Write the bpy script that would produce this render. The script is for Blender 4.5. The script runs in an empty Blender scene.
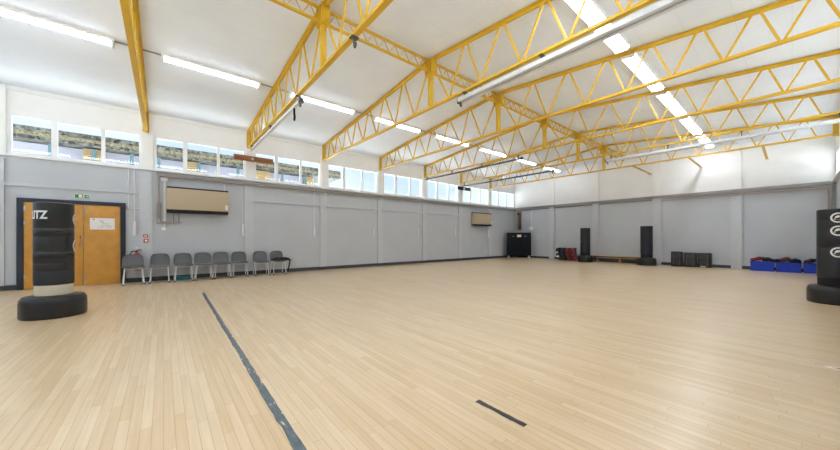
import bpy, bmesh, math, random
from mathutils import Vector, Matrix
random.seed(7)
PI = math.pi
col = bpy.context.scene.collection
XL, XR, RX = -11.566, 0.95, -5.32          # window wall, opposite wall, ridge
Y0, B = -0.377, 2.52                        # first truss, bay length
YF, YB = Y0 + 7*B + 0.05, Y0 - 2*B          # far wall, back wall
EAVE, RIDGE = 4.71, 5.29
def zc(x): return RIDGE - (RIDGE-EAVE)*abs(x-RX)/(RX-XL)
SL = math.atan((RIDGE-EAVE)/(RX-XL))

# ------------------------------------------------------------------ materials
def lin(c):
    return tuple(((v/255)/12.92 if v/255 <= .04045 else ((v/255+.055)/1.055)**2.4) for v in c) + (1,)
def mat(name, rgb, rough=.6, metal=0, spec=.5, noise=0, nscale=8, coat=0, bump=0):
    m = bpy.data.materials.new(name); m.use_nodes = True
    nt = m.node_tree; b = nt.nodes['Principled BSDF']
    b.inputs['Roughness'].default_value = rough; b.inputs['Metallic'].default_value = metal
    b.inputs['Specular IOR Level'].default_value = spec; b.inputs['Coat Weight'].default_value = coat
    b.inputs['Coat Roughness'].default_value = .1
    c = lin(rgb); b.inputs['Base Color'].default_value = c
    if noise or bump:
        tc = nt.nodes.new('ShaderNodeTexCoord'); n = nt.nodes.new('ShaderNodeTexNoise')
        n.inputs['Scale'].default_value = nscale; n.inputs['Detail'].default_value = 5
        nt.links.new(tc.outputs['Object'], n.inputs['Vector'])
        if noise:
            r = nt.nodes.new('ShaderNodeValToRGB')
            r.color_ramp.elements[0].position = .3; r.color_ramp.elements[1].position = .7
            r.color_ramp.elements[0].color = tuple(v*(1-noise) for v in c[:3]) + (1,)
            r.color_ramp.elements[1].color = tuple(min(1, v*(1+noise)) for v in c[:3]) + (1,)
            nt.links.new(n.outputs['Fac'], r.inputs['Fac']); nt.links.new(r.outputs['Color'], b.inputs['Base Color'])
        if bump:
            bp = nt.nodes.new('ShaderNodeBump'); bp.inputs['Strength'].default_value = bump; bp.inputs['Distance'].default_value = .01
            nt.links.new(n.outputs['Fac'], bp.inputs['Height']); nt.links.new(bp.outputs['Normal'], b.inputs['Normal'])
    return m
def emit(name, rgb, s):
    m = bpy.data.materials.new(name); m.use_nodes = True; b = m.node_tree.nodes['Principled BSDF']
    b.inputs['Base Color'].default_value = (.8, .8, .8, 1)
    b.inputs['Emission Color'].default_value = lin(rgb); b.inputs['Emission Strength'].default_value = s
    return m
def panel_mat(name, rgb, axis, step, dark=.88, rough=.6, seam=.012, noise=.03, second=None):
    """painted boarding: thin seams every `step` metres along one object axis (and optionally a second)"""
    m = mat(name, rgb, rough, noise=noise, nscale=1.3)
    nt = m.node_tree; b = nt.nodes['Principled BSDF']
    src = b.inputs['Base Color'].links[0].from_socket
    tc = nt.nodes.new('ShaderNodeTexCoord'); sx = nt.nodes.new('ShaderNodeSeparateXYZ')
    nt.links.new(tc.outputs['Object'], sx.inputs[0])
    for ax, st in [(axis, step)] + ([second] if second else []):
        md = nt.nodes.new('ShaderNodeMath'); md.operation = 'PINGPONG'; md.inputs[1].default_value = st/2
        nt.links.new(sx.outputs[ax], md.inputs[0])
        lt = nt.nodes.new('ShaderNodeMath'); lt.operation = 'LESS_THAN'; lt.inputs[1].default_value = seam/2
        nt.links.new(md.outputs[0], lt.inputs[0])
        mx = nt.nodes.new('ShaderNodeMix'); mx.data_type = 'RGBA'; mx.blend_type = 'MULTIPLY'
        nt.links.new(lt.outputs[0], mx.inputs['Factor']); nt.links.new(src, mx.inputs['A'])
        mx.inputs['B'].default_value = (dark, dark, dark, 1); src = mx.outputs['Result']
    nt.links.new(src, b.inputs['Base Color'])
    return m
def floor_mat():
    m = mat('sports_floor_boards', (210, 178, 135), .33, spec=.5)
    nt = m.node_tree; N = nt.nodes.new; Lk = nt.links.new; b = nt.nodes['Principled BSDF']
    tc = N('ShaderNodeTexCoord')
    br = N('ShaderNodeTexBrick'); br.offset = 0; br.offset_frequency = 2
    br.inputs['Scale'].default_value = 1; br.inputs['Brick Width'].default_value = .85; br.inputs['Row Height'].default_value = .056
    br.inputs['Mortar Size'].default_value = .0012; br.inputs['Bias'].default_value = 0
    br.inputs['Color1'].default_value = lin((231, 209, 175)); br.inputs['Color2'].default_value = lin((220, 193, 152))
    br.inputs['Mortar'].default_value = lin((188, 156, 116))
    sp = N('ShaderNodeSeparateXYZ'); Lk(tc.outputs['Object'], sp.inputs[0])
    dv = N('ShaderNodeMath'); dv.operation = 'DIVIDE'; dv.inputs[1].default_value = .056; Lk(sp.outputs[1], dv.inputs[0])
    fl = N('ShaderNodeMath'); fl.operation = 'FLOOR'; Lk(dv.outputs[0], fl.inputs[0])
    wn_ = N('ShaderNodeTexWhiteNoise'); wn_.noise_dimensions = '1D'; Lk(fl.outputs[0], wn_.inputs['W'])
    ad = N('ShaderNodeMath'); ad.operation = 'ADD'; Lk(sp.outputs[0], ad.inputs[0]); Lk(wn_.outputs['Value'], ad.inputs[1])
    cmb = N('ShaderNodeCombineXYZ'); Lk(ad.outputs[0], cmb.inputs[0]); Lk(sp.outputs[1], cmb.inputs[1]); Lk(cmb.outputs[0], br.inputs['Vector'])
    mp = N('ShaderNodeMapping'); mp.inputs['Scale'].default_value = (1.2, 26, 1); Lk(tc.outputs['Object'], mp.inputs['Vector'])
    ns = N('ShaderNodeTexNoise'); ns.inputs['Scale'].default_value = 1.6; ns.inputs['Detail'].default_value = 6; Lk(mp.outputs[0], ns.inputs['Vector'])
    rp = N('ShaderNodeValToRGB'); rp.color_ramp.elements[0].position = .3; rp.color_ramp.elements[1].position = .72
    rp.color_ramp.elements[0].color = (.90, .87, .83, 1); rp.color_ramp.elements[1].color = (1.0, 1.0, 1.0, 1)
    Lk(ns.outputs['Fac'], rp.inputs['Fac'])
    mx = N('ShaderNodeMix'); mx.data_type = 'RGBA'; mx.blend_type = 'MULTIPLY'; mx.inputs['Factor'].default_value = 1
    Lk(br.outputs['Color'], mx.inputs['A']); Lk(rp.outputs['Color'], mx.inputs['B'])
    Lk(mx.outputs['Result'], b.inputs['Base Color'])
    n2 = N('ShaderNodeTexNoise'); n2.inputs['Scale'].default_value = .9; n2.inputs['Detail'].default_value = 4; Lk(tc.outputs['Object'], n2.inputs['Vector'])
    mr = N('ShaderNodeMapRange'); mr.inputs['To Min'].default_value = .30; mr.inputs['To Max'].default_value = .37
    b.inputs['Coat Weight'].default_value = .35; b.inputs['Coat Roughness'].default_value = .26
    Lk(n2.outputs['Fac'], mr.inputs['Value']); Lk(mr.outputs['Result'], b.inputs['Roughness'])
    bp = N('ShaderNodeBump'); bp.inputs['Strength'].default_value = .06; bp.inputs['Distance'].default_value = .004
    Lk(br.outputs['Fac'], bp.inputs['Height']); bp.invert = True; Lk(bp.outputs['Normal'], b.inputs['Normal'])
    return m
def worn_mat(name, rgb, rough):
    """worn paint: the wood floor tone shows through in chips"""
    m = mat(name, rgb, rough); nt = m.node_tree; N = nt.nodes.new; b = nt.nodes['Principled BSDF']
    tc = N('ShaderNodeTexCoord'); mp = N('ShaderNodeMapping'); mp.inputs['Scale'].default_value = (5, 18, 1)
    n = N('ShaderNodeTexNoise'); n.inputs['Scale'].default_value = 2.2; n.inputs['Detail'].default_value = 7
    nt.links.new(tc.outputs['Object'], mp.inputs[0]); nt.links.new(mp.outputs[0], n.inputs['Vector'])
    r = N('ShaderNodeValToRGB'); e = r.color_ramp.elements
    c = lin(rgb); e[0].position = .3; e[0].color = tuple(v*.55 for v in c[:3])+(1,); e[1].position = .56; e[1].color = c
    x = e.new(.63); x.color = c; x = e.new(.66); x.color = lin((214, 190, 155))
    nt.links.new(n.outputs['Fac'], r.inputs['Fac']); nt.links.new(r.outputs['Color'], b.inputs['Base Color'])
    return m
def glass_mat():
    m = bpy.data.materials.new('window_glass'); m.use_nodes = True; nt = m.node_tree; nt.nodes.clear(); N = nt.nodes.new
    o = N('ShaderNodeOutputMaterial'); t = N('ShaderNodeBsdfTransparent'); t.inputs[0].default_value = (.93, .965, .97, 1)
    g = N('ShaderNodeBsdfGlossy'); g.inputs['Roughness'].default_value = .02
    mx = N('ShaderNodeMixShader'); mx.inputs[0].default_value = .025
    nt.links.new(t.outputs[0], mx.inputs[1]); nt.links.new(g.outputs[0], mx.inputs[2]); nt.links.new(mx.outputs[0], o.inputs[0])
    return m
def dash_mat():
    m = mat('pebble_dash', (98, 100, 96), .9); nt = m.node_tree; N = nt.nodes.new; b = nt.nodes['Principled BSDF']
    tc = N('ShaderNodeTexCoord'); v = N('ShaderNodeTexVoronoi'); v.inputs['Scale'].default_value = 13
    r = N('ShaderNodeValToRGB'); e = r.color_ramp.elements
    e[0].color = lin((10, 12, 10)); e[1].color = lin((118, 118, 108)); e[0].position = .15; e[1].position = .85
    nt.links.new(tc.outputs['Object'], v.inputs['Vector']); nt.links.new(v.outputs['Color'], r.inputs['Fac']); nt.links.new(r.outputs['Color'], b.inputs['Base Color'])
    return m
def brick_mat():
    m = mat('buff_brick', (180, 156, 110), .85); nt = m.node_tree; N = nt.nodes.new; b = nt.nodes['Principled BSDF']
    tc = N('ShaderNodeTexCoord'); mp = N('ShaderNodeMapping'); mp.inputs['Rotation'].default_value = (PI/2, 0, PI/2)
    br = N('ShaderNodeTexBrick'); br.inputs['Scale'].default_value = 1; br.inputs['Brick Width'].default_value = .22; br.inputs['Row Height'].default_value = .075
    br.inputs['Mortar Size'].default_value = .006
    br.inputs['Color1'].default_value = lin((158, 134, 90)); br.inputs['Color2'].default_value = lin((142, 118, 78)); br.inputs['Mortar'].default_value = lin((190, 180, 160))
    nt.links.new(tc.outputs['Object'], mp.inputs[0]); nt.links.new(mp.outputs[0], br.inputs['Vector']); nt.links.new(br.outputs['Color'], b.inputs['Base Color'])
    return m

M = dict(
    white=panel_mat('white_wall_boarding', (240, 240, 239), 2, .42, .93, seam=.010),
    ceil=panel_mat('white_ceiling_boarding', (236, 243, 254), 0, .62, .93, seam=.012),
    trimw=mat('white_trim_paint', (240, 240, 238), .4),
    grey=panel_mat('grey_wall_boarding', (194, 199, 206), 2, .30, .965, rough=.5, seam=.008),
    greyt=mat('grey_trim_paint', (200, 204, 210), .45, noise=.03),
    ledge=mat('grey_brown_ledge', (150, 147, 145), .5, noise=.05),
    skirt=mat('dark_skirting', (58, 60, 66), .45),
    floor=floor_mat(),
    yel=mat('yellow_steel_paint', (215, 173, 44), .45, noise=.05, nscale=3),
    tube=emit('lit_tube_diffuser', (236, 243, 255), 8.5),
    fit=mat('lamp_fitting_enamel', (236, 236, 232), .35),
    conduit=mat('white_conduit_plastic', (236, 236, 236), .4),
    steel=mat('galvanised_rail', (214, 216, 219), .4, metal=.0, noise=.06),
    darksteel=mat('dark_rail', (92, 94, 98), .4, metal=.4),
    glass=glass_mat(), upvc=mat('white_window_frame', (240, 242, 244), .3),
    frame=mat('navy_door_frame', (38, 45, 58), .4),
    oak=mat('orange_oak_door', (206, 150, 66), .4, noise=.10, nscale=5),
    paper=mat('white_paper', (238, 238, 236), .6), ink=mat('grey_ink', (150, 146, 146), .7), orange=mat('orange_mark', (212, 120, 60), .6),
    green=mat('sign_green', (20, 140, 84), .5), chrome=mat('chrome', (214, 216, 220), .18, metal=.9),
    chairp=mat('grey_chair_plastic', (96, 98, 101), .42, noise=.04, nscale=60),
    chairl=mat('pale_chair_leg', (226, 229, 231), .3), foot=mat('black_rubber', (26, 26, 28), .6),
    beige=mat('beige_heater_enamel', (190, 173, 146), .42, noise=.02), hgrille=mat('dark_brown_grille', (38, 32, 30), .5),
    brown=mat('brown_board', (142, 88, 52), .6, noise=.15, nscale=6), pipe=mat('taupe_pipe', (158, 148, 142), .45),
    duct=mat('brown_duct_paint', (136, 112, 96), .5), copper=mat('copper_pipe', (176, 158, 148), .45),
    vinyl=mat('black_vinyl', (19, 21, 26), .34, spec=.6, bump=.25, nscale=9), vinylb=mat('black_plastic_base', (23, 24, 27), .38, bump=.1, nscale=14),
    navyv=mat('dark_blue_vinyl', (25, 30, 43), .4, bump=.2, nscale=9),
    tape=mat('shiny_black_tape', (18, 20, 24), .24, spec=.6), cream=mat('cream_foam', (208, 200, 180), .7, noise=.05),
    letter=mat('white_lettering', (240, 240, 240), .5),
    red=mat('red_paint', (198, 30, 34), .35), redv=mat('red_vinyl', (122, 18, 30), .4, bump=.2), blue=mat('blue_crate_plastic', (24, 62, 190), .4),
    black=mat('black_fabric', (26, 27, 28), .8, noise=.2), cab=mat('black_cabinet_laminate', (17, 23, 30), .45, spec=.2, noise=.05),
    maroon=mat('maroon_leather', (108, 24, 34), .4), brownl=mat('brown_leather', (96, 52, 34), .5),
    wood=mat('bench_pine', (220, 172, 84), .45, noise=.08, nscale=6), darkw=mat('bench_dark_wood', (82, 68, 62), .5),
    teal=mat('teal_plastic', (40, 124, 138), .5),
    line=worn_mat('worn_blue_grey_line', (98, 110, 118), .35), ltape=worn_mat('black_floor_tape', (62, 62, 66), .4),
    dash=dash_mat(), dashb=mat('buff_pebble_dash', (132, 120, 90), .9, noise=.6, nscale=14), brick=brick_mat(), tealp=mat('teal_mullion', (84, 112, 118), .4), outw=mat('outside_pale_panel', (172, 172, 186), .6),
    roofg=mat('far_roof_grey', (150, 160, 176), .8), asphalt=mat('outside_ground', (184, 185, 186), .9, noise=.1),
)
# ------------------------------------------------------------------ mesh helpers
def nb(): return bmesh.new()
def box(bm, lo, hi, mi=0, bev=0, M4=None):
    lo, hi = Vector(lo), Vector(hi); c = (lo+hi)/2; s = hi-lo
    r = bmesh.ops.create_cube(bm, size=1, matrix=Matrix.Translation(c) @ Matrix.Diagonal((s.x, s.y, s.z, 1)))
    vs = r['verts']
    fs = list({f for v in vs for f in v.link_faces})
    for f in fs: f.material_index = mi
    if bev:
        es = list({e for v in vs for e in v.link_edges})
        rr = bmesh.ops.bevel(bm, geom=es, offset=bev, segments=2, affect='EDGES', profile=.6)
        vs = list({v for f in rr['faces'] for v in f.verts})
        seen = set(vs); st = list(vs)
        while st:
            for e in st.pop().link_edges:
                for w in e.verts:
                    if w not in seen: seen.add(w); st.append(w)
        vs = list(seen)
    if M4 is not None: bmesh.ops.transform(bm, matrix=M4, verts=vs)
    return vs
def bar(bm, p, q, w, h, mi=0):
    """rectangular bar from p to q, h in the vertical-ish direction, w across"""
    p, q = Vector(p), Vector(q); d = (q-p); L = d.length; x = d/L
    up = Vector((0, 0, 1)) if abs(x.z) < .999 else Vector((0, 1, 0))
    y = up.cross(x).normalized(); z = x.cross(y)
    m = Matrix.Translation((p+q)/2) @ Matrix((x, y, z)).transposed().to_4x4() @ Matrix.Diagonal((L, w, h, 1))
    r = bmesh.ops.create_cube(bm, size=1, matrix=m)
    for f in {f for v in r['verts'] for f in v.link_faces}: f.material_index = mi
def tube(bm, pts, r, n=8, cap=True):
    pts = [Vector(p) for p in pts]; rings = []
    prev = None
    for i, p in enumerate(pts):
        a = (pts[i]-pts[i-1]).normalized() if i else None
        b = (pts[i+1]-pts[i]).normalized() if i < len(pts)-1 else None
        t = (a+b).normalized() if a and b and (a+b).length > 1e-6 else (a or b)
        ref = Vector((0, 0, 1)) if abs(t.z) < .9 else Vector((1, 0, 0))
        if prev is not None: ref = prev
        u = (ref - t*ref.dot(t)).normalized(); v = t.cross(u); prev = u
        k = 1/max(.5, (t.dot(b) if a and b else 1))
        rings.append([bm.verts.new(p + (u*math.cos(2*PI*j/n) + v*math.sin(2*PI*j/n))*r*min(k, 1.4)) for j in range(n)])
    for A, C in zip(rings, rings[1:]):
        for j in range(n): bm.faces.new((A[j], A[(j+1) % n], C[(j+1) % n], C[j]))
    if cap:
        bm.faces.new(rings[0][::-1]); bm.faces.new(rings[-1])
def lathe(bm, prof, n=40, c=(0, 0, 0), sx=1, sy=1):
    rings = []
    for r, z in prof:
        rings.append([bm.verts.new((c[0]+sx*r*math.cos(2*PI*j/n), c[1]+sy*r*math.sin(2*PI*j/n), c[2]+z)) for j in range(n)])
    for A, C in zip(rings, rings[1:]):
        for j in range(n): bm.faces.new((A[j], A[(j+1) % n], C[(j+1) % n], C[j]))
    bm.faces.new(rings[0][::-1]); bm.faces.new(rings[-1])
def prism(bm, poly, y0, y1, mi=0):
    """poly of (x,z), extruded along y"""
    a = [bm.verts.new((x, y0, z)) for x, z in poly]; b = [bm.verts.new((x, y1, z)) for x, z in poly]
    fs = [bm.faces.new(a), bm.faces.new(b[::-1])]
    n = len(poly)
    for i in range(n): fs.append(bm.faces.new((a[(i+1) % n], a[i], b[i], b[(i+1) % n])))
    for f in fs: f.material_index = mi
def obj(name, bm, ms, parent=None, smooth=True, loc=None):
    bmesh.ops.recalc_face_normals(bm, faces=bm.faces[:])
    me = bpy.data.meshes.new(name); bm.to_mesh(me); bm.free()
    for m in (ms if isinstance(ms, (list, tuple)) else [ms]): me.materials.append(m)
    if smooth:
        me.polygons.foreach_set('use_smooth', [True]*len(me.polygons)); me.set_sharp_from_angle(angle=math.radians(38))
    o = bpy.data.objects.new(name, me); col.objects.link(o)
    if parent: o.parent = parent
    if loc: o.location = loc
    return o
def tag(o, label, cat, group=None, kind=None):
    o['label'] = label; o['category'] = cat
    if group: o['group'] = group
    if kind: o['kind'] = kind
    return o
def thing(name, label, cat, loc=(0, 0, 0), rz=0, group=None):
    o = bpy.data.objects.new(name, None); o.empty_display_size = .2; col.objects.link(o)
    o.location = loc; o.rotation_euler = (0, 0, rz)
    return tag(o, label, cat, group)
def struct(name, bm, ms, label=None, cat=None, parent=None, smooth=False):
    o = obj(name, bm, ms, parent, smooth)
    if parent is None:
        o['kind'] = 'structure'
        if label: tag(o, label, cat)
    return o
def kids(o): return [c for c in bpy.data.objects if c.parent == o]
def dup(root, loc=None, rz=None, label=None):
    def cp(o, par):
        c = o.copy(); col.objects.link(c); c.parent = par
        for k in kids_of.get(o, ()): cp(k, c)
        return c
    kids_of = {}
    for k in bpy.data.objects:
        if k.parent: kids_of.setdefault(k.parent, []).append(k)
    r = cp(root, None)
    if loc is not None: r.location = loc
    if rz is not None: r.rotation_euler = (0, 0, rz)
    if label: r['label'] = label
    return r
ORD = ['first', 'second', 'third', 'fourth', 'fifth', 'sixth', 'seventh', 'eighth', 'ninth', 'tenth']

# ------------------------------------------------------------------ the shell
bm = nb(); box(bm, (XL-.25, YB-.2, -.12), (XR+.25, YF+.2, 0)); struct('floor', bm, M['floor'], 'pale varnished wooden strip sports floor', 'floor')
T = .22
SILL, HEAD = 3.10, 4.08
def long_wall(name, x0, x1, label):
    bm = nb()
    box(bm, (x0, YB-.2, 0), (x1, YF+.2, SILL), 0)
    box(bm, (x0, YB-.2, HEAD), (x1, YF+.2, EAVE+.02), 1)
    for k in range(-2, 8):
        y = Y0+k*B if k < 7 else YF
        box(bm, (x0, y-.10, SILL), (x1, y+.15, HEAD), 1)
    return struct(name, bm, [M['grey'], M['white']], label, 'wall')
long_wall('wall_left', XL-T, XL, 'long wall grey below and white above with a strip of high windows')
long_wall('wall_right', XR, XR+T, 'long grey and white wall opposite the window wall')
def gable(name, y0, y1, label):
    bm = nb()
    prism(bm, [(XL, 0), (XR, 0), (XR, 3.06), (XL, 3.06)], y0, y1, 0)
    prism(bm, [(XL, 3.06), (XR, 3.06), (XR, EAVE), (RX, RIDGE), (XL, EAVE)], y0, y1, 1)
    return struct(name, bm, [M['grey'], M['white']], label, 'wall')
gable('wall_far', YF, YF+.2, 'far end wall grey below and white above')
bm = nb(); BW = 5; BP = (XR-XL)/BW  # end wall out of view, opened up for added daylight windows
box(bm, (XL, YB-.2, 0), (XR, YB, 1.5), 0)
prism(bm, [(XL, 3.95), (XR, 3.95), (XR, EAVE), (RX, RIDGE), (XL, EAVE)], YB-.2, YB, 1)
for i in range(BW+1):
    xa, xb = max(XL, XL+i*BP-.2), min(XR, XL+i*BP+.2); box(bm, (xa, YB-.2, 1.5), (xb, YB, 3.95), 0)
struct('wall_back', bm, [M['grey'], M['white']], 'end wall behind the camera, opened for added daylight windows', 'wall')
bm = nb()
prism(bm, [(XL-.25, EAVE-.25*.0929), (RX, RIDGE), (XR+.25, EAVE-.25*.0929), (XR+.25, EAVE+.15), (RX, RIDGE+.17), (XL-.25, EAVE+.15)], YB-.2, YF+.2)
struct('ceiling', bm, M['ceil'], 'low pitched white boarded ceiling', 'ceiling')
bm = nb(); box(bm, (-90, -60, -.3), (60, 90, -.13)); struct('ground', bm, M['asphalt'], 'pale ground outside the hall', 'ground')

# trims
tn = [0]
def trim(bm, ms, label):
    tn[0] += 1
    return struct('trim_%d' % tn[0], bm, ms, label, 'trim', smooth=False)
for k in range(-1, 7):
    y = Y0+k*B
    bm = nb(); box(bm, (XL, y-.13, .12), (XL+.045, y+.13, 3.02), 0); box(bm, (XL, y-.10, 3.13), (XL+.05, y+.15, 4.69), 1)
    trim(bm, [M['greyt'], M['trimw']], 'grey and white pilaster on the window wall, %s from the doors end' % ORD[k+1])
    bm = nb(); box(bm, (XR-.045, y-.13, .12), (XR, y+.13, 3.02), 0); box(bm, (XR-.05, y-.15, 3.13), (XR, y+.15, 4.69), 1)
    trim(bm, [M['greyt'], M['trimw']], 'grey and white pilaster on the wall opposite the windows, %s of the row' % ORD[k+1])
for i, x in enumerate((-9.03, -6.63, -3.99, -1.42)):
    bm = nb(); box(bm, (x-.15, YF-.09, .0), (x+.15, YF, 3.0), 0); box(bm, (x-.15, YF-.09, 3.14), (x+.15, YF, zc(x)-.03), 1)
    box(bm, (x+.15, YF-.035, .12), (x+.19, YF, 3.0), 2)
    trim(bm, [M['greyt'], M['trimw'], M['grey']], 'grey and white pilaster on the far wall, %s from the corner cabinet' % ORD[i])
bm = nb(); box(bm, (XL, YB, 0), (XL+.02, -2.6, .12)); box(bm, (XL, -.77, 0), (XL+.02, YF, .12)); o = struct('baseboard_left', bm, M['skirt'], 'dark skirting along the window wall', 'baseboard')
bm = nb(); box(bm, (XL+.02, YF-.02, 0), (XR-.02, YF, .12)); struct('baseboard_far', bm, M['skirt'], 'dark skirting along the far wall', 'baseboard')
bm = nb(); box(bm, (XR-.02, YB, 0), (XR, YF, .12)); struct('baseboard_right', bm, M['skirt'], 'dark skirting opposite the window wall', 'baseboard')
# window boards (sills), ledges, dado rails
bm = nb(); box(bm, (XL, YB, 3.085), (XL+.09, YF, 3.125)); trim(bm, M['trimw'], 'long white window board under the high windows')
bm = nb(); box(bm, (XR-.09, YB, 3.085), (XR, YF, 3.125)); trim(bm, M['trimw'], 'long white window board on the opposite wall')
bm = nb(); box(bm, (XL, YB, 2.41), (XL+.055, -.55, 2.48))
for k in range(0, 7):
    if k == 0: continue
    y0, y1 = Y0+k*B+.13, (Y0+(k+1)*B-.13 if k < 6 else YF)
    if k == 5: y1 = y0+.25
    box(bm, (XL, y0, 2.41), (XL+.055, y1, 2.48))
trim(bm, M['greyt'], 'thin grey rail along the upper part of the grey window wall')
bm = nb(); box(bm, (XL, YF-.10, 3.02), (XR, YF, 3.13)); box(bm, (XL, YF-.05, 2.93), (-4.2, YF, 3.0)); trim(bm, M['ledge'], 'grey brown ledge along the far wall between grey and white')
# cornice lines
bm = nb(); box(bm, (XL, YB, 4.60), (XL+.03, YF, 4.66)); trim(bm, M['trimw'], 'thin white cornice above the high windows')

# windows: three per bay on both long walls
wn = [0]
def window(xc, y0, y1, p0, p1, label):
    """outer bounds y0..y1, clear pane p0..p1"""
    wn[0] += 1
    yc = (y0+y1)/2
    root = bpy.data.objects.new('window_%d' % wn[0], None); col.objects.link(root); root.location = (xc, yc, SILL)
    tag(root, label, 'window'); root['kind'] = 'structure'
    h = HEAD-SILL; bm = nb()
    box(bm, (-.04, y0-yc, 0), (.04, p0-yc, h)); box(bm, (-.04, p1-yc, 0), (.04, y1-yc, h))
    box(bm, (-.04, p0-yc, 0), (.04, p1-yc, .09)); box(bm, (-.04, p0-yc, h-.05), (.04, p1-yc, h))
    obj('window_frame', bm, M['upvc'], root, False)
    bm = nb(); gx = .03 if xc < 0 else -.03; box(bm, (gx-.004, p0-yc, .09), (gx+.004, p1-yc, h-.05)); obj('pane', bm, M['glass'], root, False)
outer = [(.15, .865), (.865, 1.69), (1.69, 2.42)]; clear = [(.225, .815), (.915, 1.655), (1.725, 2.38)]
for k in range(-2, 7):
    y = Y0+k*B
    for j in range(3):
        q = ('%s high white framed window of the bay after the %s pilaster from the doors end' % (ORD[j], ORD[k+1])) if k >= -1 else '%s high window of the bay in the back corner' % ORD[j]
        window(XL-.05, y+outer[j][0], y+outer[j][1], y+clear[j][0], y+clear[j][1], q)
    for j in range(3):
        window(XR+.05, y+outer[j][0], y+outer[j][1], y+clear[j][0], y+clear[j][1], '%s high window opposite, bay %s of the wall facing the windows' % (ORD[j], ORD[k+2]))

for i in range(BW):  # unseen end wall windows, added so daylight fills the hall
    wn[0] += 1; xa, xb = XL+i*BP+.2, XL+(i+1)*BP-.2; xm = (xa+xb)/2; hw = (xb-xa)/2; h = 3.95-1.5
    root = bpy.data.objects.new('window_%d' % wn[0], None); col.objects.link(root); root.location = (xm, YB-.1, 1.5)
    tag(root, 'added daylight window, unseen, in end wall behind the camera, %s along' % ORD[i], 'window'); root['kind'] = 'structure'
    bm = nb()
    for x in (-hw, -.03, hw-.06): box(bm, (x, -.04, 0), (x+.06, .04, h))
    for z in (0, h*.6, h-.06): box(bm, (-hw+.06, -.038, z), (hw-.06, .038, z+.06))
    obj('window_frame', bm, M['upvc'], root, False)
    bm = nb(); box(bm, (-hw+.03, -.004, .03), (hw-.03, .004, h-.03)); obj('pane', bm, M['glass'], root, False)

# double door
door = bpy.data.objects.new('door_1', None); col.objects.link(door); door.location = (XL, -1.685, 0)
tag(door, 'orange oak double doors in a dark navy frame', 'door'); door['kind'] = 'structure'
bm = nb(); w = .905
box(bm, (0, -w, 0), (.06, -w+.095, 2.14)); box(bm, (0, w-.095, 0), (.06, w, 2.14)); box(bm, (0, -w+.095, 2.05), (.06, w-.095, 2.14))
obj('door_frame', bm, M['frame'], door, False)
bm = nb(); box(bm, (.004, -w+.1, .008), (.04, .135, 2.045), 0, .003); lf = obj('door_leaf', bm, M['oak'], door)
bm = nb(); box(bm, (.004, .145, .008), (.04, w-.1, 2.045), 0, .003); rf = obj('door_leaf', bm, M['oak'], door)
bm = nb(); box(bm, (.040, .152, 1.75), (.047, .165, 2.04)); box(bm, (.040, .152, .02), (.047, .165, .3)); obj('flush_bolt', bm, M['chrome'], rf)
bm = nb(); tube(bm, [(.04, .09, 1.0), (.085, .09, 1.0), (.085, .09, 1.25), (.04, .09, 1.25)], .011); obj('pull_handle', bm, M['chrome'], lf)
bm = nb()
for z in (.25, 1.5, 1.85): box(bm, (.036, -w+.1, z), (.046, -w+.125, z+.1))
obj('hinge', bm, M['chrome'], lf)

# notice on the door leaf and exit sign
n = thing('paper_notice', 'white paper notice pinned on the orange door leaf', 'notice', (XL+.0415, -1.21, 1.57))
bm = nb(); box(bm, (0, -.225, -.15), (.003, .225, .15)); obj('sheet', bm, M['paper'], n, False)
bm = nb()
for i, (y, z, l) in enumerate(((-.06, .09, .07), (-.05, .06, .08), (-.03, .03, .06), (-.02, .0, .16), (-.03, -.05, .2), (-.10, -.085, .12), (.06, -.085, .1))):
    box(bm, (.003, y, z), (.0036, y+l, z+.008))
obj('faint_print', bm, M['ink'], n, False)
bm = nb(); box(bm, (.003, -.175, .10), (.0036, -.14, .13)); obj('orange_mark', bm, M['orange'], n, False)
n = thing('exit_sign', 'small green and white fire exit sign above the double doors', 'sign', (XL+.001, -1.57, 2.255))
bm = nb(); box(bm, (0, -.142, -.055), (.012, .142, .055), 0, .005); obj('sign_plate', bm, M['trimw'], n)
bm = nb(); box(bm, (.012, -.128, -.044), (.0135, .128, .044)); obj('green_field', bm, M['green'], n, False)
bm = nb(); X0, X1 = .0135, .0145
box(bm, (X0, -.06, -.032), (X1, -.005, .034)); tube(bm, [(X0, .022, .022), (X1, .022, .022)], .010)
def q4(pts):
    f0 = [bm.verts.new((X0, y, z)) for y, z in pts]; f1 = [bm.verts.new((X1, y, z)) for y, z in pts]
    bm.faces.new(f0); bm.faces.new(f1[::-1])
    for i in range(len(pts)): bm.faces.new((f0[i], f0[(i+1) % len(pts)], f1[(i+1) % len(pts)], f1[i]))
q4([(.02, .012), (.036, .008), (.03, -.012), (.014, -.010)]); q4([(.014, -.01), (.026, -.012), (.012, -.036), (.002, -.034)])
q4([(.024, -.008), (.032, -.012), (.052, -.03), (.046, -.036)]); q4([(.036, .008), (.052, -.004), (.048, -.010), (.034, .0)])
q4([(.07, .006), (.095, .006), (.095, .02), (.118, 0), (.095, -.02), (.095, -.006), (.07, -.006)])
obj('running_figure', bm, M['letter'], n, False)

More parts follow.
